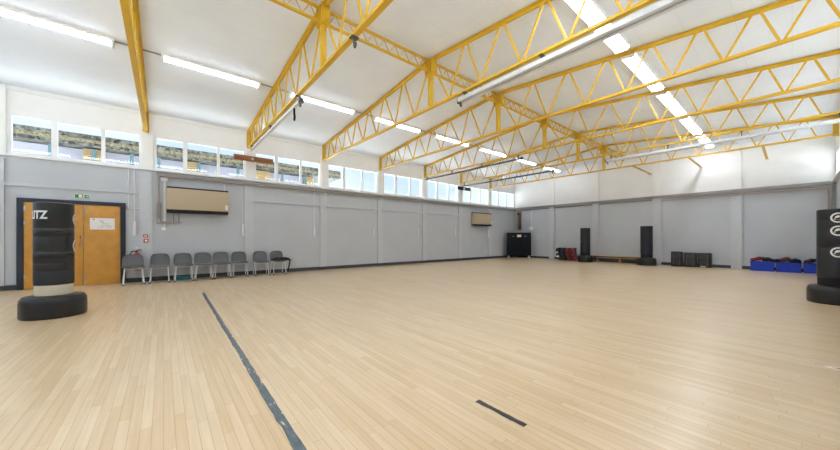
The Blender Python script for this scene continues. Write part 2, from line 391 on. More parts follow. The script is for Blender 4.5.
# ------------------------------------------------------------------ roof steel
ZB = 4.18
tops = [.15, 1.06, 1.95, 2.78, 3.56, 4.28, 4.95, 5.55]
bots = [.60, 1.45, 2.35, 3.14, 3.89, 4.58, 5.22, 5.80]
DE = 6.17
def ztop(d): return zc(RX-d)-.012
def make_truss():
    t = thing('roof_truss', '', 'roof truss', (RX, 0, 0), 0, 'yellow roof trusses across the hall')
    for s in (-1, 1):
        bm = nb()
        a, b = Vector((s*.13, 0, ztop(.13)-.03)), Vector((s*DE, 0, ztop(DE)-.03))
        for dy in (-.032, .032):                              # two back-to-back angles
            bar(bm, a+Vector((0, dy, .02)), b+Vector((0, dy, .02)), .05, .012)
            bar(bm, a+Vector((0, dy*.4, -.006)), b+Vector((0, dy*.4, -.006)), .012, .06)
        obj('top_chord', bm, M['yel'], t, False)
    bm = nb()
    bar(bm, (-DE, 0, ZB), (DE, 0, ZB), .085, .045)
    obj('bottom_chord', bm, M['yel'], t, False)
    for s in (-1, 1):
        for i in range(8):
            zt = ztop(tops[i])-.06
            zt = zt if i else 4.97
            p = (s*(tops[i]+(.05 if i else 0)), 0, zt); q = (s*(bots[i]-.02), 0, ZB+.02)
            bm = nb(); bar(bm, p, q, .028, .032); obj('web_bar', bm, M['yel'], t, False)
            if i < 7:
                p = (s*(bots[i]+.02), 0, ZB+.02); q = (s*(tops[i+1]-.05), 0, ztop(tops[i+1])-.06)
                bm = nb(); bar(bm, p, q, .028, .032); obj('web_bar', bm, M['yel'], t, False)
        bm = nb()
        box(bm, (s*DE-.008, -.065, ZB-.05), (s*DE+.008, .065, ztop(DE)))
        box(bm, (s*(DE-.05)-.045, -.012, ZB-.04), (s*(DE-.05)+.045, .012, ztop(DE)-.01))
        obj('end_plate', bm, M['yel'], t, False)
    bm = nb(); box(bm, (-.045, -.045, ZB+.02), (.045, .045, 4.94)); box(bm, (-.075, -.03, 4.80), (.075, .03, 4.94)); obj('king_post', bm, M['yel'], t, False)
    bm = nb()
    for x in (-.11, -.03, .03, .11): box(bm, (x-.012, -.075, 4.92), (x+.012, .075, 5.265))
    box(bm, (-.12, -.065, 4.93), (.12, .065, 4.95)); box(bm, (-.10, -.006, 4.95), (.10, .006, 5.25))
    obj('ridge_bracket', bm, M['yel'], t, False)
    return t
tl = ['yellow lattice roof truss ending on the pilaster beside the doors',
      'yellow roof truss with brown board and short grey rail at its window end',
      'yellow roof truss carrying the pale double rail away from the windows',
      'yellow roof truss with no rail, between the double rail truss and the next',
      'yellow roof truss with a thin dark rail near the windows, fourth before far wall',
      'yellow roof truss with rails under both of its halves',
      'last yellow roof truss, tied by short struts to the far wall']
tl[4] = 'yellow roof truss, third before the far wall, with one thin dark rail'
t0 = make_truss(); truss = []
for k in range(7):
    o = t0 if k == 0 else dup(t0)
    o.location = (RX, Y0+k*B, 0); o['label'] = tl[k]; truss.append(o)
# ridge lattice girders, one per bay
def make_girder(L):
    g = thing('lattice_girder', '', 'girder', (RX, 0, 0), 0, 'lattice girders along the ridge')
    h = L/2-.085; zt, zb = 5.225, 4.985
    for nm, z in (('top_chord', zt), ('bottom_chord', zb)):
        bm = nb(); bar(bm, (0, -h, z), (0, h, z), .06, .03); obj(nm, bm, M['yel'], g, False)
    bm = nb(); n = 9; pts = []
    for i in range(2*n+1): pts.append((0, -h+.02+(2*h-.04)*i/(2*n), zt-.012 if i % 2 else zb+.012))
    tube(bm, pts, .009, 6); obj('lacing_rod', bm, M['yel'], g)
    return g
g0 = make_girder(B)
gl = ['between the first two trusses', 'between brown board truss and double rail truss', 'after the double rail truss', 'in the middle bay of the hall', 'after the middle bay', 'in the bay before the last truss', 'between the last truss and far wall']
for k in range(7):
    o = g0 if k == 0 else dup(g0)
    o.location = (RX, Y0+(k+.5)*B, 0); o['label'] = 'yellow ridge lattice girder with zigzag rod ' + gl[k]
# struts from the last truss to the far wall
for i, x in enumerate((-4.22, -2.45, -.61)):
    bm = nb(); y0, y1 = Y0+6*B+.05, YF-.004; ym = (y0+y1)/2
    box(bm, (-.035, y0-ym, -.035), (.035, y1-ym, -.023)); box(bm, (-.035, y0-ym, -.023), (-.023, y1-ym, .035))
    o = obj('wall_strut', bm, M['yel'], None, False, (x, ym, ZB+.01))
    tag(o, 'short yellow angle strut from last truss to far wall, ' + ['above the leaning bench', 'above the dark kick shields', 'above the blue crates'][i], 'strut', 'wall struts on the far wall')

# ------------------------------------------------------------------ rails under the trusses
def rail(label, k, x0, x1, z, wide, ms, dy=0):
    r = thing('hanging_rail', label, 'rail', ((x0+x1)/2, Y0+k*B+dy, z), 0, 'grey rails hung under the trusses')
    L = (x1-x0)/2
    bm = nb()
    if wide:
        for s in (-1, 1):
            box(bm, (-L, s*.055-.03, -.035), (L, s*.055+.03, .035))
        box(bm, (-L, -.03, .01), (L, .03, .035), 1)
    else:
        box(bm, (-L, -.028, -.028), (L, .028, .028))
    obj('rail_channel', bm, [ms, M['darksteel']], r, False)
    n = max(2, int((x1-x0)/1.7))
    for i in range(n+1):
        x = -L+.12+(2*L-.24)*i/n
        bm = nb(); box(bm, (x-.012, -.02, .035), (x+.012, .02, ZB-z-.026)); box(bm, (x-.03, -.055, ZB-z-.034), (x+.03, .055, ZB-z-.0245)); obj('hanger_clip', bm, M['darksteel'], r, False)
    bm = nb(); e = L if x1 < -5 else -L
    s = 1 if e > 0 else -1
    box(bm, (e, -.05, -.05), (e+s*.05, .05, .05)); box(bm, (e-s*.03, -.02, -.12), (e+s*.0, .02, -.05)); obj('end_stop', bm, M['darksteel'], r, False)
    return r
r1 = rail('short grey rail under the truss that ends at the brown board', 1, -11.2, -6.5, 4.02, False, M['steel'], 0)
bm = nb(); tube(bm, [(1.95, 0, -.03), (1.95, 0, -.14), (1.98, 0, -.2), (1.96, 0, -.3)], .022); obj('dangling_cord', bm, M['black'], r1)
rail('pale double rail under truss, running away from the window wall', 2, -4.4, .85, 4.02, True, M['steel'])
rail('long thin dark rail above the high windows, nearer the middle of the hall', 4, -11.45, -6.2, 4.03, False, M['darksteel'])
rail('thin dark rail ending at the dark block near far corner', 5, -11.35, -6.35, 3.97, False, M['darksteel'])
rail('grey double rail over the far wall pilasters, close to the wall struts', 5, -4.3, .85, 3.98, True, M['steel'])
for lab, y, z, m, w in (('brown wooden board fixed across the high windows at the rail end', 2.24, 3.76, M['brown'], .57), ('small dark board at the high windows near the far corner', Y0+5*B, 3.83, M['hgrille'], .48)):
    bm = nb(); box(bm, (-.03, -w, -.085), (.03, w, .085), 0, .006)
    b = thing('rail_end_board', lab, 'board', (XL+.30, y, z))
    obj('board', bm, m, b)
    bm = nb(); box(bm, (-.245, -.03, -.03), (-.03, .03, .03)); obj('wall_bracket', bm, M['darksteel'], b)
    bm = nb(); tube(bm, [(.03, -.05, .0), (.07, -.05, -.02)], .035, 10); obj('white_cap', bm, M['conduit'], b)
h = thing('rail_hook', 'grey metal hook hanging under the brown board truss past its ridge post', 'hook', (-4.16, Y0+B, ZB-.023))
bm = nb(); box(bm, (-.05, -.06, -.012), (.05, .06, -.001)); obj('hook_plate', bm, M['darksteel'], h)
bm = nb(); tube(bm, [(0, 0, -.012), (0, 0, -.1), (.02, 0, -.15), (.05, 0, -.14), (.055, 0, -.1)], .016); obj('hook_arm', bm, M['darksteel'], h)

# ------------------------------------------------------------------ lamps
def make_batten(L, w, twin):
    t = thing('ceiling_light', '', 'ceiling light')
    bm = nb(); box(bm, (-w/2, -L/2, -.055), (w/2, L/2, -.002), 0, .006)
    if twin:
        for s in (-1, 1): bar(bm, (s*w*.5, -L/2, -.05), (s*w*.5, L/2, -.05), .012, .05)
    obj('fitting_body', bm, M['fit'], t)
    for s in ((-1, 1) if twin else (0,)):
        bm = nb(); ww = .125
        c0 = s*w*.23; lp = [(c0-ww/2, -.056), (c0+ww/2, -.056), (c0+ww*.28, -.105), (c0-ww*.28, -.105)]
        prism(bm, lp, -L/2+.05, L/2-.05)
        obj('lamp_diffuser', bm, M['tube'], t, False)
    for s in (-1, 1):
        bm = nb(); box(bm, (-w*.45, s*(L/2-.024)-.022, -.125), (w*.45, s*(L/2-.024)+.022, -.054), 0, .005); obj('end_cap', bm, M['fit'], t)
    return t
XA, XBB = -8.42, -2.16
b0 = make_batten(1.84, .20, False); b0['group'] = 'single tube lights near the window wall'
for i, k in enumerate(list(range(-1, 7))+[-2]):  # last one is out of view, added to brighten the near end
    o = b0 if i == 0 else dup(b0)
    o.location = (XA, Y0+(k+.5)*B, zc(XA)); o.rotation_euler = (0, -SL, 0)
    o['label'] = 'slim single tube ceiling light on the window side, ' + ['before the first truss', 'between first and second trusses', 'between second and third trusses', 'between third and fourth trusses', 'between fourth and fifth trusses', 'between fifth and sixth trusses', 'between sixth and last trusses', 'beyond the last truss', 'added unseen to light the back bay'][i]
b1 = make_batten(2.24, .28, True); b1['group'] = 'twin tube lights away from the window wall'
for i, k in enumerate(list(range(0, 7))+[-1, -2]):  # last two are out of view, added to brighten the near end
    o = b1 if i == 0 else dup(b1)
    o.location = (XBB, Y0+(k+.5)*B-.11, zc(XBB)); o.rotation_euler = (0, SL, 0)
    o['label'] = 'wide twin tube ceiling light away from the windows, ' + ['between first and second trusses', 'between second and third trusses', 'between third and fourth trusses', 'between fourth and fifth trusses', 'between fifth and sixth trusses', 'between sixth and last trusses', 'beyond the last truss', 'added unseen level with the double doors', 'added unseen to light the back bay'][i]
lc = thing('lighting_conduit', 'thin conduit on the ceiling linking the window side lights', 'conduit', (XA, 0, zc(XA)))
for k in range(-1, 6):
    bm = nb(); bar(bm, (0, Y0+(k+.5)*B+.925, -.013), (0, Y0+(k+1.5)*B-.925, -.013), .02, .02); obj('conduit_run', bm, M['ledge'], lc, False)

# ------------------------------------------------------------------ things on the window wall
def heater(label, y, z, w, h):
    t = thing('wall_heater', label, 'heater', (XL+.002, y, z), 0, 'beige wall heaters')
    bm = nb(); box(bm, (.06, -w/2, .055), (.30, w/2, h-.045), 0, .012); box(bm, (0, -w/2+.1, .1), (.06, w/2-.1, h-.1)); obj('heater_casing', bm, M['beige'], t)
    bm = nb(); box(bm, (.05, -w/2+.005, h-.045), (.295, w/2-.005, h)); obj('top_grille', bm, M['hgrille'], t, False)
    bm = nb(); box(bm, (.05, -w/2+.005, -.035), (.27, w/2-.005, .055))
    for i in range(4): box(bm, (.27, -w/2+.01, -.03+i*.022), (.29, w/2-.01, -.02+i*.022))
    obj('bottom_grille', bm, M['hgrille'], t, False)
    bm = nb(); box(bm, (.301, w/2-.09, .10), (.306, w/2-.02, .25)); obj('white_label', bm, M['paper'], t, False)
    return t
heater('large beige wall heater with dark grilles above the chairs', .80, 1.96, 1.48, .70)
heater('smaller looking beige wall heater near the far corner cabinet', 13.85, 1.93, 1.5, .70)
# pipework
p = thing('heating_pipe', 'taupe heating pipes boxed along under the high windows', 'pipe', (XL, 0, 0))
bm = nb(); box(bm, (.047, -.16, 2.985), (.105, YF-.15, 3.05)); obj('pipe_casing', bm, M['ledge'], p, False)
bm = nb(); tube(bm, [(.11, -.10, 1.75), (.11, -.10, 2.95), (.11, YF-.2, 2.95)], .024); obj('flow_pipe', bm, M['pipe'], p)
bm = nb(); tube(bm, [(.075, -.06, 2.2), (.075, -.06, 1.66), (.075, .40, 1.66)], .016); tube(bm, [(.075, -.14, 2.2), (.075, -.14, 1.62), (.075, .30, 1.62)], .012)
for y in (.22, .34): tube(bm, [(.075, y, 1.62), (.075, y, 1.9)], .012)
obj('return_pipe', bm, M['pipe'], p)
c = thing('white_cable_trunk', 'white vertical cable trunk with junction box beside the large heater', 'trunking', (XL, .0, 0))
bm = nb(); box(bm, (.046, -.005, 1.68), (.08, .045, 2.86)); obj('trunk_run', bm, M['conduit'], c, False)
bm = nb(); box(bm, (.046, -.06, 2.82), (.09, .09, 2.92), 0, .01); obj('junction_box', bm, M['conduit'], c)
bm = nb(); tube(bm, [(.06, .02, 1.68), (.06, .02, 1.53)], .01); tube(bm, [(.03, .0, 1.47), (.075, .0, 1.47)], .05, 14); obj('round_outlet', bm, M['conduit'], c)
# window pull cords
def cord(y, z0, z1, label):
    t = thing('window_pull_cord', label, 'pull cord', (XL, y, 0), 0, 'white window pull cords')
    bm = nb(); tube(bm, [(.03, 0, z1), (.03, 0, 3.07)], .011, 6); obj('cord', bm, M['conduit'], t)
    bm = nb(); tube(bm, [(.036, 0, z0), (.036, 0, z1)], .031, 8); obj('pole_handle', bm, M['letter'], t)
cl = ['beside the double doors, above the fire extinguisher', 'past the large heater above the chairs', 'first past the row of chairs', 'fourth from the doors', 'fifth from the doors', 'next before the far heater', 'under the far heater end']
for (y, z0, z1), l in zip(((-.61, 1.28, 1.66), (1.97, 1.28, 1.66), (4.31, 1.28, 1.6), (6.85, 1.3, 1.68), (9.32, 1.3, 1.68), (11.84, 1.29, 1.68), (14.62, 1.28, 1.68)), cl):
    cord(y, z0, z1, 'white window pull cord ' + l)
c = thing('white_conduit', 'thin white conduit dropping to the corner of the door frame', 'conduit', (XL, -.73, 0))
bm = nb(); tube(bm, [(.02, 0, 3.07), (.02, 0, 2.0), (.02, .45, 2.0)], .013, 6); obj('conduit_run', bm, M['conduit'], c)
bm = nb(); box(bm, (.002, -.02, 2.3), (.036, .02, 2.33)); obj('clip', bm, M['conduit'], c)
c = thing('short_cord', 'short white cord hanging beside the large heater', 'cord', (XL, 1.46, 0))
bm = nb(); tube(bm, [(.03, 0, 2.9), (.03, 0, 2.45), (.06, -.04, 2.42)], .012, 6); obj('cord', bm, M['conduit'], c)
bm = nb(); tube(bm, [(.05, -.05, 2.40), (.09, -.05, 2.44)], .02, 8); obj('knob', bm, M['ledge'], c)
for i, y in enumerate((4.72, 7.26)):
    c = thing('slim_conduit', ['slim white conduit down the pilaster by the fourth cord', 'slim white conduit down the pilaster with a low socket'][i], 'conduit', (XL, y, 0))
    bm = nb(); tube(bm, [(.058, 0, 2.9), (.058, 0, (.4 if i else 2.3))], .010, 6); obj('conduit_run', bm, M['conduit'], c)
    bm = nb(); box(bm, (.046, -.05, 2.86), (.085, .05, 2.95), 0, .008); obj('box', bm, M['conduit'], c)
# fire point
e = thing('fire_extinguisher', 'red fire extinguisher hung behind the chair next to doors', 'fire extinguisher', (XL+.1, -.56, .33))
bm = nb(); lathe(bm, [(.05, 0), (.075, .02), (.08, .05), (.08, .38), (.07, .43), (.03, .47), (.025, .5)], 20); obj('cylinder_body', bm, M['red'], e)
bm = nb(); box(bm, (-.02, -.02, .50), (.02, .02, .53)); bar(bm, (0, -.02, .53), (0, .1, .57), .02, .012); bar(bm, (0, -.02, .52), (0, .1, .525), .02, .012); obj('valve_lever', bm, M['black'], e)
bm = nb(); tube(bm, [(.0, -.02, .51), (.02, -.09, .52), (.03, -.14, .42), (.03, -.13, .25), (.02, -.1, .12)], .012); obj('hose', bm, M['black'], e)
bm = nb(); box(bm, (-.098, -.03, .36), (-.08, .03, .56)); tube(bm, [(-.09, .0, .58), (-.02, .0, .60)], .028, 10); obj('wall_hook', bm, M['conduit'], e)
s = thing('fire_call_point', 'small red fire call point and sign on wall above the chairs', 'fire alarm', (XL+.046, -.37, 1.13))
bm = nb(); box(bm, (0, -.05, -.05), (.05, .05, .05), 0, .006); obj('call_box', bm, M['red'], s)
bm = nb(); box(bm, (.05, -.028, -.028), (.052, .028, .028)); obj('break_glass', bm, M['paper'], s, False)
bm = nb(); box(bm, (0, -.06, .09), (.006, .04, .17)); obj('red_sign', bm, M['red'], s, False)
bm = nb(); box(bm, (.006, -.035, .11), (.0068, -.012, .15)); box(bm, (.006, .0, .11), (.0068, .02, .15)); obj('pictogram', bm, M['letter'], s, False)

# ------------------------------------------------------------------ chairs
def make_chair():
    t = thing('stacking_chair', '', 'chair', (0, 0, 0), 0, 'grey chairs along the window wall')
    # side profile (x forward, z up) of the one-piece shell
    prof = [(.245, .415), (.235, .437), (.19, .445), (.10, .437), (.0, .430), (-.09, .430), (-.145, .442), (-.178, .475), (-.195, .53), (-.212, .60), (-.232, .68), (-.247, .74), (-.252, .775)]
    wid = [.205, .215, .225, .23, .23, .225, .222, .22, .222, .22, .21, .19, .15]
    bm = nb(); rows = []; n = 13
    for (x, z), w in zip(prof, wid):
        i = len(rows); row = []
        for j in range(n):
            s = -1+2*j/(n-1)
            back = max(0, min(1, (z-.44)/.3)) if i > 5 else 0
            row.append(bm.verts.new((x+.045*s*s*(back if back else 0), w*.95*s, z+(.018*s*s if i < 7 else -.012*s*s*(1 if i > 10 else 0)))))
        rows.append(row)
    for A, C in zip(rows, rows[1:]):
        for j in range(n-1): bm.faces.new((A[j], A[j+1], C[j+1], C[j]))
    bmesh.ops.recalc_face_normals(bm, faces=bm.faces[:])
    bmesh.ops.solidify(bm, geom=bm.faces[:], thickness=.012)
    obj('seat_shell', bm, M['chairp'], t)
    for s in (-1, 1):
        for (x0, x1) in ((.15, .215), (-.12, -.205)):
            bm = nb(); tube(bm, [(x0, s*.165, .405), (x1, s*.198, .012)], .0125, 10); lg = obj('leg', bm, M['chairl'], t)
            bm = nb(); lathe(bm, [(.017, 0), (.018, .02), (.014, .034)], 10, (x1+(x1-x0)*.02, s*.198, 0)); obj('leg_tip', bm, M['foot'], lg)
    bm = nb(); tube(bm, [(.15, -.165, .403), (-.12, -.165, .40), (-.12, .165, .40), (.15, .165, .403), (.15, -.165, .403)], .011, 8); obj('seat_frame', bm, M['chairl'], t)
    return t
ch = make_chair()
cys = [-.60, -.08, .43, .89, 1.345, 1.83, 2.42, 2.94]
cx_ = [.50, .45, .44, .44, .43, .34, .43, .42]
clab = ['grey plastic chair in front of the fire extinguisher', 'grey plastic chair second from the doors, under the white trunk', 'grey plastic chair with the teal box under its seat',
        'grey plastic chair fourth from the doors, under the heater', 'grey plastic chair fifth from the doors, under the heater end', 'grey plastic chair pushed closest to the wall, beside the gap in the row',
        'empty grey plastic chair next to the one with black jacket', 'grey plastic chair at row end with black jacket on seat']
for i, y in enumerate(cys):
    o = ch if i == 0 else dup(ch)
    o.location = (XL+cx_[i], y, 0); o.rotation_euler = (0, 0, [.10, -.02, .03, 0, .02, -.03, -.05, .02][i]); o['label'] = clab[i]
j = thing('black_jacket', 'black folded jacket lying on the end chair with a sleeve hanging', 'jacket', (XL+.45, 2.98, .448))
bm = nb(); R = []
for i in range(9):
    row = []
    for k in range(13):
        u, v = -1+2*i/8, -1+2*k/12
        e = max(0, 1-abs(u)**4)*max(0, 1-abs(v)**6)
        row.append(bm.verts.new((u*.17, v*.30+.05, .012+e*(.085+.03*math.sin(5*u+3*v)*math.cos(7*v)))))
    R.append(row)
for A, C in zip(R, R[1:]):
    for k in range(12): bm.faces.new((A[k], A[k+1], C[k+1], C[k]))
ret = bmesh.ops.extrude_face_region(bm, geom=bm.faces[:])
for v in [g for g in ret['geom'] if isinstance(g, bmesh.types.BMVert)]: v.co.z = .006
obj('folded_body', bm, M['black'], j)
bm = nb(); tube(bm, [(.05, .26, .03), (.06, .315, .01), (.06, .30, -.12), (.065, .27, -.26), (.06, .25, -.36)], .022, 8); obj('hanging_sleeve', bm, M['black'], j)
tb = thing('teal_box', 'flat teal box on floor under the third chair', 'box', (XL+.14, .43, 0))
bm = nb(); box(bm, (-.08, -.17, 0), (.08, .17, .075), 0, .008); obj('box_body', bm, M['teal'], tb)
bm = nb(); box(bm, (-.085, -.175, .075), (.085, .175, .092), 0, .004); obj('box_lid', bm, M['teal'], tb)

# ------------------------------------------------------------------ punch bags
def text_mesh(txt, size, ext):
    cu = bpy.data.curves.new('t', 'FONT'); cu.body = txt; cu.size = size; cu.extrude = ext; cu.offset = size*.035; cu.resolution_u = 3
    o = bpy.data.objects.new('t', cu); col.objects.link(o); bpy.context.view_layer.update()
    me = bpy.data.meshes.new_from_object(o.evaluated_get(bpy.context.evaluated_depsgraph_get()))
    bpy.data.objects.remove(o); bpy.data.curves.remove(cu)
    return me
def wrap_text(txt, size, r, th0, z, sxy=1):
    """letters wrapped round a cylinder of radius r; th0 = angle of the text's middle"""
    me = text_mesh(txt, size, .001); bm = nb(); bm.from_mesh(me); bpy.data.meshes.remove(me)
    bmesh.ops.subdivide_edges(bm, edges=[e for e in bm.edges if e.calc_length() > .03], cuts=3)
    w = max(v.co.x for v in bm.verts)
    for v in bm.verts:
        a = th0 + (v.co.x*sxy-w*sxy/2)/r; rr = r+.002+v.co.z
        v.co = Vector((rr*math.cos(a), rr*math.sin(a), z+v.co.y))
    return bm
def ring_patch(bm, r, th0, z0, pts, closed=True):
    pass
def wrap_poly(bm, r, th0, z0, quads):
    for qd in quads:
        f0 = []; f1 = []
        for s, z in qd:
            a = th0+s/r
            f0.append(bm.verts.new(((r+.0005)*math.cos(a), (r+.0005)*math.sin(a), z0+z))); f1.append(bm.verts.new(((r+.003)*math.cos(a), (r+.003)*math.sin(a), z0+z)))
        n = len(qd); bm.faces.new(f1); bm.faces.new(f0[::-1])
        for i in range(n): bm.faces.new((f0[i], f0[(i+1) % n], f1[(i+1) % n], f1[i]))
def arc_quads(r0, r1, a0, a1, n, sx=1):
    q = []
    for i in range(n):
        a, b = a0+(a1-a0)*i/n, a0+(a1-a0)*(i+1)/n
        q.append([(sx*r0*math.cos(a), r0*math.sin(a)), (sx*r1*math.cos(a), r1*math.sin(a)), (sx*r1*math.cos(b), r1*math.sin(b)), (sx*r0*math.cos(b), r0*math.sin(b))])
    return q
def bag(label, loc, rb, rc, ht, segs, cover, view, bulge=.0):
    t = thing('punch_bag', label, 'punch bag', loc, 0, 'free standing punch bags')
    bm = nb(); hb = .33
    lathe(bm, [(rb*.965, 0), (rb*.99, .012), (rb, .04), (rb, .22), (rb*.98, .275), (rb*.90, hb-.012), (rb*.72, hb), (rb*.5, hb+.002)], 56)
    obj('base', bm, M['vinylb'], t)
    bm = nb(); lathe(bm, [(rc*.95, hb+.003), (rc*.96, hb+.05), (rc*.96, .50), (rc*.9, .505)], 40); obj('foam_neck', bm, M['cream'] if cover == 'tape' else M['black'], t)
    prof = [(rc*.90, .46 if cover != 'tape' else .475)]
    z0 = prof[0][1]; prof.append((rc, z0+.02))
    for i, zz in enumerate(segs):
        prof += [(rc, zz-.009), (rc*.984, zz), (rc, zz+.009)]
    prof += [(rc, ht-.03), (rc*.985, ht-.008), (rc*.9, ht), (rc*.3, ht+.004)]
    prof = [p for i, p in enumerate(prof)]
    # add midpoints for a slightly soft skin
    bm = nb(); lathe(bm, prof, 56); bc = obj('bag_cover', bm, M['navyv'] if cover == 'blue' else M['vinyl'], t)
    return t, bc
vt = lambda x, y: math.atan2(-y, -x)      # direction towards the camera at the origin
LX, LY = -7.40, -1.30
t, bc = bag('tall black punch bag wrapped in tape, standing before the double doors', (LX, LY, 0), .35, .21, 1.745, (.70, .82, 1.0, 1.22, 1.36), 'tape', 0)
vl = vt(LX, LY)
obj('white_lettering', wrap_text('BLITZ', .165, .21, vl-1.06, 1.495, .74), M['letter'], bc)
bm = nb(); wrap_poly(bm, .21, vl+1.5, 1.50, arc_quads(.07, .088, 0, 2*PI, 24)); wrap_poly(bm, .21, vl+1.5, 1.50, arc_quads(.02, .036, .6, 4.6, 12)); obj('painted_glint_ring', bm, M['letter'], bc)  # white rings stand in for glints on the shiny bag edge
bm = nb(); wrap_poly(bm, .21, vl+1.52, 1.08, arc_quads(.07, .088, 0, 2*PI, 24)); obj('painted_glint_ring', bm, M['letter'], bc)  # lower glint, also painted as a white ring
for z, h in ((.90, .07), (1.285, .05)):
    bm = nb(); lathe(bm, [(.2102, z), (.2118, z+.003), (.2118, z+h-.003), (.2102, z+h)], 56); obj('tape_band', bm, M['tape'], bc)
RX_, RY_ = .525, 9.5
t, bc = bag('large black punch bag with white round emblems by the blue crates', (RX_, RY_, 0), .35, .23, 1.735, (1.02, 1.36, 1.53), 'vinyl', 0)
vr = vt(RX_, RY_)
for z in (1.57, 1.335, .945):
    bm = nb(); th = vr+.10
    wrap_poly(bm, .23, th, z+.0, arc_quads(.068, .092, 0, 2*PI, 28)); wrap_poly(bm, .23, th, z, arc_quads(.0, .040, .5, 3.4, 10)); wrap_poly(bm, .23, th, z-.012, [[(-.05, -.02), (.05, -.035), (.05, -.02), (-.05, -.002)]])
    obj('round_emblem', bm, M['letter'], bc)
t, bc = bag('dark segmented punch bag beside the red kick shields', (-6.80, 16.42, 0), .35, .23, 1.72, (.78, 1.02, 1.2, 1.4), 'vinyl', 0)
bm = nb(); th = vt(-6.80, 16.42)
for z in (1.02, 1.30): wrap_poly(bm, .23, th-1.0, z, [[(-.07, 0), (.04, 0), (.04, .018), (-.07, .018)]])
obj('pale_side_bar', bm, M['letter'], bc)  # two pale bars on one side of the cover
t, bc = bag('navy punch bag standing alone between the bench and dark kick shields', (-4.20, 16.50, 0), .36, .23, 1.74, (.82, 1.06), 'blue', 0)

# ------------------------------------------------------------------ far wall things
# corner cabinet (rolled across the corner)
cb = thing('rolling_cabinet', 'black rolling cabinet with white label standing in the far corner', 'cabinet', (-10.80, 16.62, 0), math.radians(38))
W, D, H = .70, .26, 1.54
bm = nb(); box(bm, (-W, -D, .16), (W, D, H), 0, .012); cbb = obj('cabinet_body', bm, M['cab'], cb)
for s in (-1, 1):
    bm = nb(); box(bm, (min(s*.006, s*(W-.03)), -D-.018, .19), (max(s*.006, s*(W-.03)), -D-.001, H-.03), 0, .004); d = obj('cabinet_door', bm, M['cab'], cb)
    bm = nb(); tube(bm, [(s*.36-.05, -D-.02, H-.22), (s*.36-.05, -D-.05, H-.22), (s*.36+.05, -D-.05, H-.22), (s*.36+.05, -D-.02, H-.22)], .010); obj('door_handle', bm, M['chrome'], d)
bm = nb(); box(bm, (-.12, -D-.024, H-.27), (.12, -D-.0185, H-.13), 0); obj('white_label', bm, M['paper'], cb)
bm = nb(); box(bm, (W+.001, -D+.02, .25), (W+.03, -D+.06, H-.2)); obj('chrome_edge', bm, M['chrome'], cb)
for sx in (-1, 1):
    for sy in (-1, 1):
        bm = nb(); tube(bm, [(sx*(W-.1), sy*(D-.06)-.015, .05), (sx*(W-.1), sy*(D-.06)+.015, .05)], .05, 16); box(bm, (sx*(W-.1)-.02, sy*(D-.06)-.022, .05), (sx*(W-.1)+.02, sy*(D-.06)+.022, .16)); obj('caster', bm, M['chairl'], cb)
t = thing('brown_duct', 'brown vertical duct on the wall above the corner cabinet', 'duct', (-11.16, YF-.004, 0))
bm = nb(); box(bm, (-.12, -.09, 1.75), (.12, 0, 2.9), 0, .01); obj('duct_casing', bm, M['duct'], t)
bm = nb(); tube(bm, [(.07, -.11, 1.7), (.07, -.11, 2.75)], .022); tube(bm, [(-.06, -.12, 2.72), (-.06, -.05, 2.78)], .07, 12); obj('side_pipe', bm, M['hgrille'], t)
t = thing('socket_conduit', 'white conduit dropping to a white socket box beside the corner cabinet', 'conduit', (-10.35, YF, 0))
bm = nb(); tube(bm, [(0, -.02, 2.92), (0, -.02, 1.9)], .018, 6); tube(bm, [(0, -.02, 1.72), (0, -.02, .5)], .012, 6); obj('conduit_run', bm, M['conduit'], t)
bm = nb(); box(bm, (-.13, -.07, 1.72), (.13, -.001, 1.9), 0, .015); obj('socket_box', bm, M['conduit'], t)
# far pipes and corner pipes
t = thing('wall_pipe', 'pair of grey pipes along the far wall dropping at the corner', 'pipe', (0, YF, 0))
bm = nb(); tube(bm, [(-3.8, -.118, 2.97), (.86, -.118, 2.97), (.86, -.118, .1)], .022); obj('upper_pipe', bm, M['pipe'], t)
bm = nb(); tube(bm, [(-3.8, -.115, 2.90), (.79, -.115, 2.90), (.79, -.115, .1)], .018); obj('lower_pipe', bm, M['copper'], t)
# bench
b = thing('gym_bench', 'low wooden gym bench behind two dark punch bags by wall', 'bench', (-5.42, 17.03, 0), math.radians(-1))
bm = nb(); box(bm, (-1.3, -.12, .29), (1.3, .12, .325), 0, .006); obj('seat_plank', bm, M['wood'], b)
bm = nb(); box(bm, (-1.25, -.02, .10), (1.25, .02, .20)); obj('stretcher_rail', bm, M['darkw'], b)
bm = nb(); box(bm, (-1.22, -.10, .235), (1.22, -.075, .29)); obj('side_rail', bm, M['darkw'], b)
for x in (-1.15, 0, 1.15):
    bm = nb(); box(bm, (x-.03, -.11, .0), (x+.03, .11, .05)); box(bm, (x-.025, -.06, .05), (x+.025, .06, .29)); obj('leg', bm, M['darkw'] if x else M['wood'], b)
